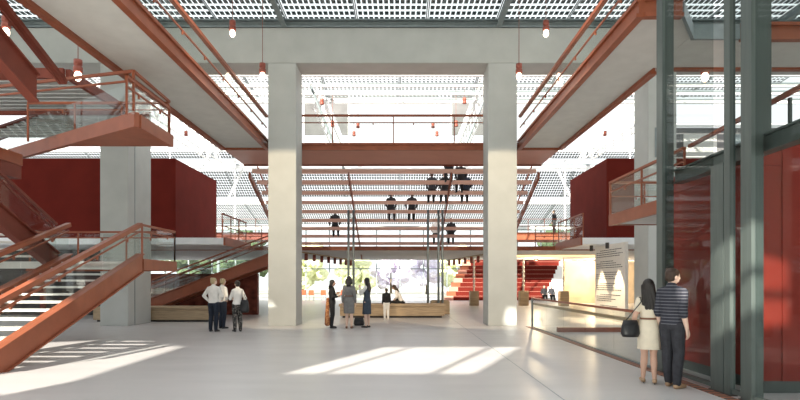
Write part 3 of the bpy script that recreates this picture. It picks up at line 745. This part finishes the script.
# orange chairs
def chair(x, y, rz, label):
    o = thing('shell_chair', (x, y, 0), label, 'chair', 'orange chairs by the far window', 0)
    MB().box(x - .22, x + .22, y - .22, y + .22, .43, .46).build('seat', M['orange'], o, bevel=.01)
    MB().box(x - .22, x + .22, y - .24, y - .20, .461, .86).build('backrest', M['orange'], o, bevel=.01)
    for a in (-1, 1):
        for c_ in (-1, 1): MB().tube((x + a * .18, y + c_ * .18, 0), (x + a * .18, y + c_ * .18, .43), .014, n=6).build('leg', M['grey_steel'], o)
for k in range(7): chair(-8.9 + .82 * k + (.1 if k % 2 else 0), 46.0 + (k % 2) * .5, 0, 'orange shell chair in the row by the far left window')

# ------------------------------------------------------------------ right side
o = thing('floor_channel', (4.5, 12, 0), 'rust brown floor channel running beside the glass on the right', 'channel')
MB().box(4.40, 4.55, 4.0, 19.6, .001, .012).build('channel', M['slot'], o)
o = thing('glass_balustrade', (4.6, 15, 0), 'low glass balustrade with double red rail running up to the right broad column', 'balustrade')
MB().bar((4.6, 10.15, 1.0), (4.6, 19.5, 1.0), .05, .05).build('handrail', M['red'], o)
MB().bar((4.66, 10.15, .81), (4.66, 19.5, .81), .09, .07).build('lower_rail', M['wood'], o)
for k in range(5):
    y0 = 10.2 + 1.86 * k; MB().box(4.59, 4.61, y0, y0 + 1.83, .03, .97).build('glass_panel', M['glass'], o)
MB().box(4.57, 4.63, 19.47, 19.53, 0, .97).build('end_post', M['grey_steel'], o)
MB().box(4.56, 4.64, 10.15, 19.46, .012, .03).build('base_rail', M['grey_steel'], o)
o = thing('kerb_board', (6, 17.6, 0), 'low orange red kerb on the floor behind the glass balustrade', 'kerb')
MB().box(4.95, 8.4, 17.5, 17.7, 0, .14).build('kerb', M['red'], o)
# text wall
o = thing('text_panel', (8.5, 22, 0), 'tall off white panel printed with rows of small black text behind the balustrade', 'sign')
MB().box(8.50, 8.62, 21.15, 24.4, 0.0, 3.08).build('panel', M['paper_white'], o)
rr = random.Random(3); z = 2.86; ind = 0
while z > .55:
    b = MB(); y = 24.2 if ind % 4 else 23.75
    end = 21.4 + rr.uniform(0, 1.2)
    while y > end:
        L = rr.uniform(.05, .24); b.box(8.492, 8.4995, y - L, y, z - .013, z + .013); y -= L + .05
    b.build('text_row', M['ink'], o)
    ind += 1; z -= .085 if ind % 4 else .20
# tall glass wall with steel posts
ZT = 10.5
def steel_post(label, x0, x1, y0, y1, z1=ZT, z0=0.0):
    o = thing('steel_post', ((x0 + x1) / 2, (y0 + y1) / 2, z0), label, 'post')
    b = MB(); b.box(x0, x1, y0, y0 + .03, z0 + .02, z1); b.box(x0, x1, y1 - .03, y1, z0 + .02, z1); b.box(x0 + (x1 - x0) * .25, x1 - (x1 - x0) * .25, y0 + .031, y1 - .031, z0 + .02, z1)
    b.box(x0, x0 + .02, y0 + .031, y1 - .031, z0 + .02, z1)
    b.build('shaft', M['post_steel'], o); MB().box(x0 - .02, x1 + .02, y0 - .02, y1 + .02, z0, z0 + .019).build('base_plate', M['rubber'], o)
steel_post('farthest dark steel post of the tall glass wall, directly behind the striped man', 4.58, 4.78, 9.78, 10.0)
steel_post('slim full height steel post of the glass wall, right of the short post', 4.58, 4.66, 7.78, 7.92)
steel_post('broad short steel post under the dark transom, right of the man', 4.58, 4.70, 7.94, 8.26, 3.28)
steel_post('nearest full height dark steel post of the glass wall', 4.58, 4.74, 7.30, 7.53)
steel_post('steel post standing inside beyond the glass wall at upper right', 5.20, 5.34, 8.05, 8.18, 9.9, 3.561)
o = thing('steel_transom', (4.7, 7.5, 3.3), 'dark steel transom crossing the glass wall rising toward the right edge', 'beam')
b = MB(); b.box(4.79, 4.87, 4.2, 9.76, 3.32, 3.50); b.box(4.75, 4.93, 4.2, 9.76, 3.501, 3.53); b.box(4.75, 4.93, 4.2, 9.76, 3.29, 3.319); b.build('transom_body', M['post_steel'], o)
o = thing('glass_wall', (4.62, 7, 0), 'tall smoke tinted glass wall between the dark steel posts on the right', 'glass wall')
for y0, y1 in ((8.28, 9.76), (7.55, 7.76), (4.3, 7.28)):
    MB().box(4.62, 4.635, y0, y1, .10, ZT - .1).build('pane', M['tint_glass'], o); MB().box(4.60, 4.66, y0, y1, .04, .099).build('bottom_rail', M['post_steel'], o)
o = thing('red_lift_core', (7.2, 9.3, 0), 'red lacquered lift core standing behind the tall glass wall', 'wall')
MB().box(5.15, 10.5, 7.95, 10.9, .18, 3.24).build('lower_panel', M['red_gloss'], o); MB().box(5.20, 10.45, 8.0, 10.85, 0, .179).build('plinth', M['post_steel'], o)
MB().box(5.15, 10.5, 7.95, 10.9, 3.245, 3.56).build('upper_panel', M['red_gloss'], o)
MB().box(5.42, 10.5, 7.935, 7.949, .18, 3.56).build('front_panel', M['red_gloss'], o)
# side bridge level 3.25 right
o = thing('side_bridge', (6.6, 13.6, 3.1), 'grey bridge with a red edge in front of the right column, beyond the glass wall', 'walkway')
MB().box(5.80, 8.6, 11.2, 15.2, 3.14, 3.30).build('deck', M['soffit'], o); MB().box(5.70, 5.79, 11.2, 15.3, 3.10, 3.40).build('edge_beam', M['red'], o)
MB().box(5.80, 8.6, 15.21, 15.3, 3.12, 3.36).build('edge_beam', M['red'], o)
railing(o, (5.74, 11.3, 3.3), (5.74, 15.3, 3.3), .98, .72, posts=3); railing(o, (5.74, 15.26, 3.3), (8.5, 15.26, 3.3), .98, .6, posts=4)
o = thing('inner_handrail', (5.0, 8, 4.2), 'red handrail sloping across the glass wall above the dark transom', 'handrail')
b = MB(); b.bar((5.74, 11.1, 4.27), (5.3, 4.6, 4.27), .07, .06); b.build('rail', M['red'], o)
for k in range(3): MB().box(5.50 + .1 * k, 5.54 + .1 * k, 6.3 + 1.75 * k, 6.34 + 1.75 * k, 3.57, 4.24).build('rail_post', M['post_steel'], o)

# ------------------------------------------------------------------ right background under the mezzanine: red stand
o = thing('red_stand', (9, 48, 0), 'bright red stepped seating far behind the right broad column', 'seating')
for k in range(10):
    x0 = 4.4 + .24 * k; x1 = 11.8 + .30 * k; y = 46.0 + .5 * k
    MB().box(x0, x1, y, y + (.5 if k < 9 else 1.2), 0.002, .37 * (k + 1)).build('step', M['red_wall'] if k % 1 == 0 else M['red'], o)
    MB().box(x0, x1, y - .03, y - .001, .37 * (k + 1) - .02, .37 * (k + 1)).build('nosing', M['red_soffit'], o)
    MB().box(x1 + .01, x1 + 1.0, y, y + .5, 0.002, .37 * (k + 1)).build('side_step', M['white_steel'], o)
    MB().box(x0 - .75, x0 - .01, y, y + .5, 0.002, .37 * (k + 1)).build('side_step', M['red'] if k % 2 else M['red_soffit'], o)
for px, d, lb in ((474, 36.5, 'slim pale lamp post on a timber base seen left of the right broad column'), (523.5, 36.5, 'slim pale lamp post on a timber base just right of the right broad column'), (563.5, 36.0, 'slim pale lamp post beside the white side steps')):
    x = (px - 400) / F * d; t = thing('lamp_post', (x, d, 0), lb, 'lamp')
    MB().box(x - .28, x + .28, d - .28, d + .28, 0, .95).build('base', M['wood'], t, bevel=.01); MB().tube((x, d, .951), (x, d, 3.08), .05, n=8).build('pole', M['paper_white'], t)
    b = MB()
    for k in range(6): b.ell((x, d, 1.3 + .3 * k), .085, 8, 6)
    b.build('collars', M['paper_white'], t, True)
o = thing('light_strip', (10, 30, 3.0), 'warm glowing light strip under the right mezzanine edge', 'light')
MB().box(6.5, 12.0, 32.5, 32.62, 3.02, 3.095).build('strip', M['strip'], o)
o = thing('plywood_screen', (14.5, 42, 0), 'tan plywood screen beside the white side steps', 'screen')
MB().box(11.9, 17.5, 40.6, 40.8, 0, 3.0).build('sheet', M['plywood'], o); MB().box(11.8, 17.6, 40.55, 40.85, 3.001, 3.08).build('rail', M['wood'], o)
for px, lb, tp in ((544.5, 'person in dark clothes sitting at the foot of the red stand, left one', 'black_cloth'), (552, 'person in olive top sitting at the foot of the red stand, right one', 'charcoal_cloth')):
    person('person', lb, V(((px - 400) / F * 45.6, 45.75, .37 + .004)), R(180), 1.7, False, seat=True, top=tp, bottom='black_cloth', hair='hair_black', hair_style='short')

for y in (23.55, 21.75):  # fixtures added to throw warm scallops of light on the panel
    o = thing('added_downlight', (8.05, y, 2.9), 'small added lamp casting a warm scallop on the %s end of the text panel' % ('far' if y > 22 else 'near'), 'lamp')
    MB().tube((8.05, y, 2.86), (8.05, y, 3.09), .07, n=12).build('housing', M['rubber'], o)
    d_ = bpy.data.lights.new('scallop', 'SPOT'); d_.energy = 650; d_.color = (1, .78, .5); d_.spot_size = R(58); d_.spot_blend = .3; d_.shadow_soft_size = .05
    l_ = bpy.data.objects.new('scallop', d_); COL.objects.link(l_); l_.parent = o; l_.location = (0, 0, -.06)
for x, y in ((13.5, 38.8), (9.0, 37.0)):  # fill lamps added to warm the screen and the red stand
    o = thing('added_downlight', (x, y, 2.95), 'added warm fill lamp in the mezzanine underside %s' % ('over the plywood screen' if x > 10 else 'before the red stand'), 'lamp')
    MB().tube((x, y, 2.96), (x, y, 3.09), .12, n=12).build('housing', M['rubber'], o)
    d_ = bpy.data.lights.new('added_downlight', 'POINT'); d_.energy = 420; d_.color = (1, .76, .48); d_.shadow_soft_size = .1
    l_ = bpy.data.objects.new('added_downlight', d_); COL.objects.link(l_); l_.parent = o; l_.location = (0, 0, -.15)
# track lights
for sgn, lb in ((-1, 'left'), (1, 'right')):
    o = thing('light_track', (sgn * 4.4, 34, 3.0), 'timber light track with dark red spot heads under the mezzanine, %s side' % lb, 'light')
    p0 = V((sgn * 4.95, 28.2, 3.05)); p1 = V((sgn * 3.3, 39.5, 3.05))
    MB().bar(p0, p1, .08, .06).build('rail', M['wood'], o)
    for k in range(8):
        q = p0.lerp(p1, (k + .5) / 8); MB().tube((q.x, q.y, 2.66), (q.x, q.y, 3.015), .09, n=10).build('spot_head', M['copper'], o, True)

# far terraces with person
for sgn, lb in ((1, 'red parapet terrace far behind the right broad column'), (-1, 'red parapet terrace far behind the left broad column')):
    o = thing('terrace', (sgn * 11, 43, 4.7), lb, 'terrace')
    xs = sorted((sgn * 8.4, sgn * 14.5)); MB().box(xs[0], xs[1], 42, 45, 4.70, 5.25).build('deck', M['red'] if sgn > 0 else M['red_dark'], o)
    railing(o, (xs[0], 42.05, 5.25), (xs[1], 42.05, 5.25), 1.0, .5, posts=6)
    for x in (xs[0] + .4, xs[1] - .4): MB().box(x - .1, x + .1, 43.4, 43.6, 0, 4.69).build('support_post', M['grey_steel'], o)
person('person', 'person in a black jacket standing on the far red terrace at right', V((11.75, 42.7, 5.253)), R(40), 1.74, False, top='black_cloth', bottom='grey_cloth', hair='hair_brown', hair_style='short')

# ------------------------------------------------------------------ rear roof: trusses, panels, girders
def rear_panels(W, L, nx, ny, d0, z0, d1, z1, xs, label, group):
    L = math.hypot(d1 - d0, z1 - z0); ang = math.atan2(z1 - z0, d1 - d0)
    b = cells_mb(W, L, nx, ny, 0, .02, *( (.55, .40) if d0 < 40 else (.74, .72)))
    b.cur = 1
    for a in (0, W - .08): b.box(a, a + .06, 0, L, -.03, -.005)
    for a in (0, L - .1): b.box(.06, W - .06, a, a + .05, -.03, -.005)
    me_ = b.mesh('solar_panel', [M['cell'], M['grey_steel']])
    for x in xs:
        o = bpy.data.objects.new('solar_panel', me_); COL.objects.link(o); o.location = (x, d0, z0); o.rotation_euler = (ang, 0, 0)
        tag(o, label, 'roof panel', group)
G = 'distant sloped solar roof panels'
rear_panels(4.0, 1.1, 18, 3, 28.6, 12.10, 29.5, 12.02, [-20 + 4 * k for k in range(10)], 'flat solar roof panel in the first strip seen just under the concrete beam', G)
rear_panels(4.0, 1.1, 18, 3, 30.0, 12.05, 30.5, 12.00, [-20 + 4 * k for k in range(10)], 'flat solar roof panel in the second strip under the concrete beam', G)
rear_panels(4.0, 1.0, 18, 2, 31.2, 12.02, 31.6, 11.98, [-20 + 4 * k for k in range(10)], 'flat solar roof panel in the third strip under the concrete beam', G)
rear_panels(5.0, 1.0, 22, 4, 44.0, 12.05, 45.4, 11.52, [-40 + 5 * k for k in range(16)], 'solar roof panel in the highest far strip above the red rooms', G)
rear_panels(5.0, 1.0, 22, 12, 47.6, 11.42, 52.0, 9.40, [-45 + 5 * k for k in range(18)], 'solar roof panel in the wide middle slope of the far roof', G)
rear_panels(5.0, 1.0, 22, 14, 54.0, 9.15, 60.0, 7.7, [-45 + 5 * k for k in range(18)], 'solar roof panel in the lowest slope of the far roof', G)
for d, z, h, lb in ((43.8, 12.0, .3, 'white girder at the front edge of the far roof above the red rooms'), (28.4, 12.16, .18, 'white roof girder just under the concrete beam, first of the near ones'), (29.75, 12.1, .2, 'white roof girder second from the concrete beam'), (30.85, 12.05, .2, 'white roof girder third from the concrete beam'),
                 (31.9, 11.95, .25, 'grey white roof girder fourth from the concrete beam'), (46.4, 11.25, .55, 'deep white girder across the far roof above the wide slope'), (53.0, 9.15, .3, 'white girder across the far roof below the wide slope'), (61.0, 7.6, .35, 'white eaves girder of the far roof above the end glazing')):
    o = thing('roof_girder', (0, d, z), lb, 'girder')
    w = 24 if d < 40 else 45
    b = MB(); b.box(-w, w, d - .08, d + .08, z - h, z - .001 - h + .05); b.box(-w, w, d - .02, d + .02, z - h + .05, z - .05); g_ = b.build('girder_body', M['white_steel'], o)
    MB().box(-w, w, d - .09, d + .08, z - .049, z + .02).build('top_flange', M['grey_steel'], o)
def truss(x, label, y0=30.5, y1=44.0, zt=12.6, zb=11.0, n=9):
    o = thing('roof_truss', (x, (y0 + y1) / 2, zb), label, 'truss')
    MB().tube((x, y0, zt), (x, y1, zt), .06, n=8).build('top_chord', M['white_steel'], o)
    MB().tube((x - .35, y0, zb), (x - .35, y1, zb), .06, n=8).build('bottom_chord', M['white_steel'], o)
    MB().tube((x + .35, y0, zb), (x + .35, y1, zb), .06, n=8).build('bottom_chord', M['white_steel'], o)
    for k in range(n):
        ya = y0 + (y1 - y0) * k / n; yb = y0 + (y1 - y0) * (k + .5) / n; yc = y0 + (y1 - y0) * (k + 1) / n
        for s in (-1, 1):
            MB().tube((x, ya, zt), (x + s * .35, yb, zb), .075, n=6).build('web_bar', M['white_steel'], o)
            MB().tube((x + s * .35, yb, zb), (x, yc, zt), .075, n=6).build('web_bar', M['white_steel'], o)
truss(-4.4, 'white lattice truss running back above the balcony, left of centre'); truss(4.4, 'white lattice truss running back above the balcony, right of centre')
truss(-14.5, 'white lattice truss running back above the left red room'); truss(14.5, 'white lattice truss running back above the right red room')
o = thing('roof_lantern', (0, 46.0, 11.3), 'grey and white lantern panels standing on the far roof girder above the balcony', 'lantern')
for sg in (-1, 1):
    xa, xb = sorted((sg * 7.9, sg * 4.2)); MB().box(xa, xb, 46.0, 46.12, 13.6, 17.0).build('side_panel', M['lantern'], o)
    for x in (xa, xb, (xa + xb) / 2): MB().box(x - .06, x + .06, 45.92, 45.995, 11.3, 16.9).build('upright', M['white_steel'], o)
    MB().box(min(sg * .15, sg * 3.0), max(sg * .15, sg * 3.0), 46.0, 46.12, 15.55, 16.75).build('middle_panel', M['soffit'], o)
    MB().box(min(sg * .1, sg * 3.1), max(sg * .1, sg * 3.1), 45.9, 45.99, 15.45, 15.54).build('rail', M['grey_steel'], o)
    MB().box(min(sg * .1, sg * 3.1), max(sg * .1, sg * 3.1), 45.9, 45.99, 16.76, 16.95).build('rail', M['grey_steel'], o)
MB().box(-8, 8, 45.9, 45.98, 16.96, 17.1).build('top_rail', M['white_steel'], o)
o = thing('plant_room', (22, 35, 3.28), 'grey glazed box room on posts far behind the tall glass wall, upper right', 'room')
MB().box(16.6, 31, 34, 38, 8.5, 10.9).build('body', M['lantern'], o)
for k in range(5): MB().box(17.2 + 2.8 * k, 19.2 + 2.8 * k, 33.93, 33.99, 9.1, 10.5).build('window', M['grey_steel'] if k % 2 else M['soffit'], o)
for x in (17, 19.8, 24, 30): MB().box(x - .12, x + .12, 35.9, 36.1, 3.28, 8.49).build('support_post', M['white_steel'], o)
MB().box(16.4, 31.2, 33.8, 33.92, 10.9, 11.1).build('roof_edge', M['white_steel'], o)
# raking braces over the far slope
def brace(px0, y0_, px1, y1_, d, label, r=.09):
    a = V(((px0 - 400) / F * d, d, EYE + (HZ - y0_) / F * d)); c_ = V(((px1 - 400) / F * d, d, EYE + (HZ - y1_) / F * d))
    o = thing('raking_brace', tuple(a), label, 'brace'); MB().tube(a, c_, r, n=8).build('tube', M['white_steel'], o)
    MB().ell(a, r * 1.8, 8, 6).build('node', M['white_steel'], o, True)
for sg in (-1, 1):
    s_ = 'left' if sg < 0 else 'right'; q = lambda t: 400 + sg * t
    brace(q(173), 202, q(158), 170, 45.9, 'steep white brace crossing the far roof slope beside the %s red room' % s_); brace(q(150), 160, q(143), 140, 43, 'short white strut above the far roof strip, inner one on the %s' % s_, .07)
    brace(q(178), 162, q(186), 143, 43, 'short white strut above the far roof strip, outer one on the %s' % s_, .07)
    brace(q(165), 233, q(165), 160, 45.0, 'upright white mast before the far roof slope on the %s' % s_, .07)
    brace(q(230), 301.5, q(230), 118, 43, 'thin white mast standing high in the %s bay' % s_, .06)
# guy rods above the balcony
for sg in (-1, 1):
    s_ = 'left' if sg < 0 else 'right'
    o = thing('guy_rod', (sg * 4.9, 29, 8), 'grey raking rod carrying a red lamp above the balcony on the %s' % s_, 'rod')
    MB().tube((sg * 4.72, 29.5, 11.9), (sg * 2.95, 29.5, 7.5), .07, n=8).build('rod', M['grey_steel'], o)

# ------------------------------------------------------------------ pendant lamps
def pendant(px, py, d, top, label, s=1.0, lit=True, group=None):
    x = (px - 400) / F * d; z = EYE + (HZ - py) / F * d
    o = thing('pendant_lamp', (x, d, z), label, 'lamp', group)
    MB().tube((x, d, z + .44 * s), (x, d, top), .012 * max(1, s), n=6).build('cord', M['cord'], o)
    MB().lathe((x, d, z), [(.10 * s, .12 * s), (.11 * s, .13 * s), (.11 * s, .24 * s), (.085 * s, .25 * s), (.085 * s, .28 * s), (.10 * s, .29 * s), (.10 * s, .42 * s), (.03 * s, .44 * s)]).build('socket', M['copper'], o, True)
    if lit: MB().ell((x, d, z + .02 * s), (.085 * s, .085 * s, .12 * s), 14, 10).build('bulb', M['bulb'], o, True)
    return o
LAMPS = [(232.5, 34, 18.0, 10.82, 'red pendant lamp with glowing bulb hanging high, upper left before the beam'), (262.5, 76.5, 18.0, 10.82, 'red pendant lamp with glowing bulb hanging low beside the left broad column'),
         (519, 77, 18.0, 10.82, 'red pendant lamp with glowing bulb hanging low before the right broad column'), (546, 34, 18.0, 10.82, 'red pendant lamp with glowing bulb hanging high, upper right before the beam'),
         (78, 77, 13.8, 10.9, 'red pendant lamp with glowing bulb hanging below the left walkway edge'), (6, 33, 14.4, 10.9, 'red pendant lamp with glowing bulb at the top left corner'), (705, 78, 14.0, 6.55, 'red pendant lamp seen through the glass wall at upper right')]
for a in LAMPS:
    o = pendant(*a)
    ld = bpy.data.lights.new('bulb_light', 'POINT'); ld.energy = 6; ld.color = (1, .78, .58); ld.shadow_soft_size = .12
    lo = bpy.data.objects.new('bulb_light', ld); COL.objects.link(lo); lo.parent = o; lo.location = (0, -.05, -.16)
for px, py, d, lb in ((322, 107, 29.4, 'small red lamp at the upper left rod above the balcony'), (332.5, 129, 29.4, 'small red lamp low on the left rod above the balcony'), (358, 130, 34, 'small red lamp above the balcony, left of centre'), (354, 138, 36, 'lowest small red lamp above the balcony, left of centre'),
                   (433, 130, 34, 'small red lamp above the balcony, right of centre'), (437, 138, 36, 'lowest small red lamp above the balcony, right of centre'), (456, 129, 29.4, 'small red lamp low on the right rod above the balcony'), (464.5, 106, 29.4, 'small red lamp at the upper right rod above the balcony'),
                   (605, 138, 34, 'small red lamp far off right of the right walkway'), (186, 138, 34, 'small red lamp far off left of the left walkway')):
    pendant(px, py, d, 11.9, lb, 1.0, False)

for x, lb in ((-4.15, 'added fill spot out of view washing the left broad column'), (3.6, 'added fill spot out of view washing the right broad column')):  # out of view, added to brighten and warm the column fronts
    o = thing('added_spotlight', (x, 9.0, 10.3), lb, 'lamp')
    MB().tube((x, 8.7, 10.55), (x, 8.95, 10.32), .14, .16, 14).build('housing', M['rubber'], o); MB().box(x - .03, x + .03, 8.7, 8.76, 10.6, 10.9).build('bracket', M['grey_steel'], o)
    sd_ = bpy.data.lights.new('column_wash', 'SPOT'); sd_.energy = 6200; sd_.color = (1, .80, .55); sd_.spot_size = R(27); sd_.spot_blend = .10; sd_.shadow_soft_size = .12
    so_ = bpy.data.objects.new('column_wash', sd_); COL.objects.link(so_); so_.parent = o; so_.location = (0, .02, 0)
    tgt = V((x, 9.0 + 10.9, 10.3 - 10.9 * math.tan(R(33.6)))) - V((x, 9.02, 10.3)); so_.rotation_euler = tgt.to_track_quat('-Z', 'Y').to_euler()
# ------------------------------------------------------------------ far end glazing and outdoors
o = bpy.data.objects.new('window_1', None); COL.objects.link(o); o.location = (0, 62, 0); o['kind'] = 'structure'
b = MB()
for k in range(-12, 13): b.box(2.6 * k - .06, 2.6 * k + .06, 61.9, 62.1, 0.01, 7.2)
b.box(-31.3, 31.3, 61.9, 62.1, 7.2, 7.35); b.box(-31.3, 31.3, 61.92, 62.08, 2.9, 3.0)
b.build('window_frame', M['grey_steel'], o)
MB().box(-31.2, 31.2, 61.99, 62.01, .02, 7.19).build('pane', M['roof_glass'], o)
def tree(x, y, h, r, leaf, label, n=26):
    t = thing('tree', (x, y, -.05), label, 'tree'); rr = random.Random(int(x * 10 + y))
    MB().tube((x, y, -.05), (x, y, h * .6), .18, .09, 8).build('trunk', M['bark'], t, True)
    b = MB()
    for k in range(n):
        a = rr.uniform(0, 6.28); q = rr.uniform(0, 1) ** .5; zz = rr.uniform(.22, 1)
        w = r * (1 - .5 * abs(zz - .55) * 2)
        b.ell((x + math.cos(a) * q * w, y + math.sin(a) * q * w, h * zz), (r * rr.uniform(.22, .42), r * rr.uniform(.22, .42), r * rr.uniform(.2, .34)), 9, 7)
    cr = b.build('crown', M[leaf], t, True)
    tx = bpy.data.textures.new('leafy', 'CLOUDS'); tx.noise_scale = .35
    sb = cr.modifiers.new('sub', 'SUBSURF'); sb.levels = 1; sb.render_levels = 2
    dm = cr.modifiers.new('dis', 'DISPLACE'); dm.texture = tx; dm.strength = .5
TREES = [(-12.5, 72, 6, 3.2, 'leaf_a', 'pale yellow green tree outside the far window behind the orange chairs'), (-5.5, 70, 4.2, 2.6, 'leaf_a', 'low yellow green tree outside the window behind the women'), (-1.2, 74, 4.6, 2.4, 'leaf_b', 'mauve flowering tree outside the window above the child'),
         (3.4, 71, 4.4, 2.4, 'leaf_b', 'mauve flowering tree outside the window above the seated person'), (8, 76, 6, 3, 'leaf_a', 'yellow green tree outside beyond the red stand'), (-20, 72, 7.5, 3.6, 'leaf_c', 'dark green tree outside beyond the red stair at left'), (-28, 76, 8, 4, 'leaf_c', 'dark tree outside beyond the left wall'),
         (22, 74, 8, 4, 'leaf_c', 'dark green tree outside beyond the plywood screen')]
for a in TREES: tree(*a)

# ------------------------------------------------------------------ light, world, camera
w = bpy.data.worlds.new('sky'); SC.world = w; w.use_nodes = True
bg = w.node_tree.nodes['Background']; bg.inputs[0].default_value = (0.97, 0.99, 1.0, 1); bg.inputs[1].default_value = 1.6
sl = bpy.data.lights.new('sun', 'SUN'); sl.energy = 15; sl.angle = R(0.6); sl.color = (1, .93, .82)
so = bpy.data.objects.new('sun', sl); COL.objects.link(so); so.rotation_euler = SUN.to_track_quat('-Z', 'Y').to_euler(); so.location = (-12, -20, 30)
cd = bpy.data.cameras.new('camera'); cam = bpy.data.objects.new('camera', cd); COL.objects.link(cam)
cam.location = (0, 0, EYE); cam.rotation_euler = (R(90), 0, 0)
cd.sensor_width = 36; cd.lens = 36 * F / 800; cd.shift_y = (HZ - 200) / 800; cd.clip_end = 400
SC.camera = cam
SC.cycles.transparent_max_bounces = 24
SC.cycles.max_bounces = 8
vs = SC.view_settings; vs.view_transform = 'Standard'; vs.look = 'None'; vs.gamma = 1; vs.use_curve_mapping = False; vs.exposure = 0.0
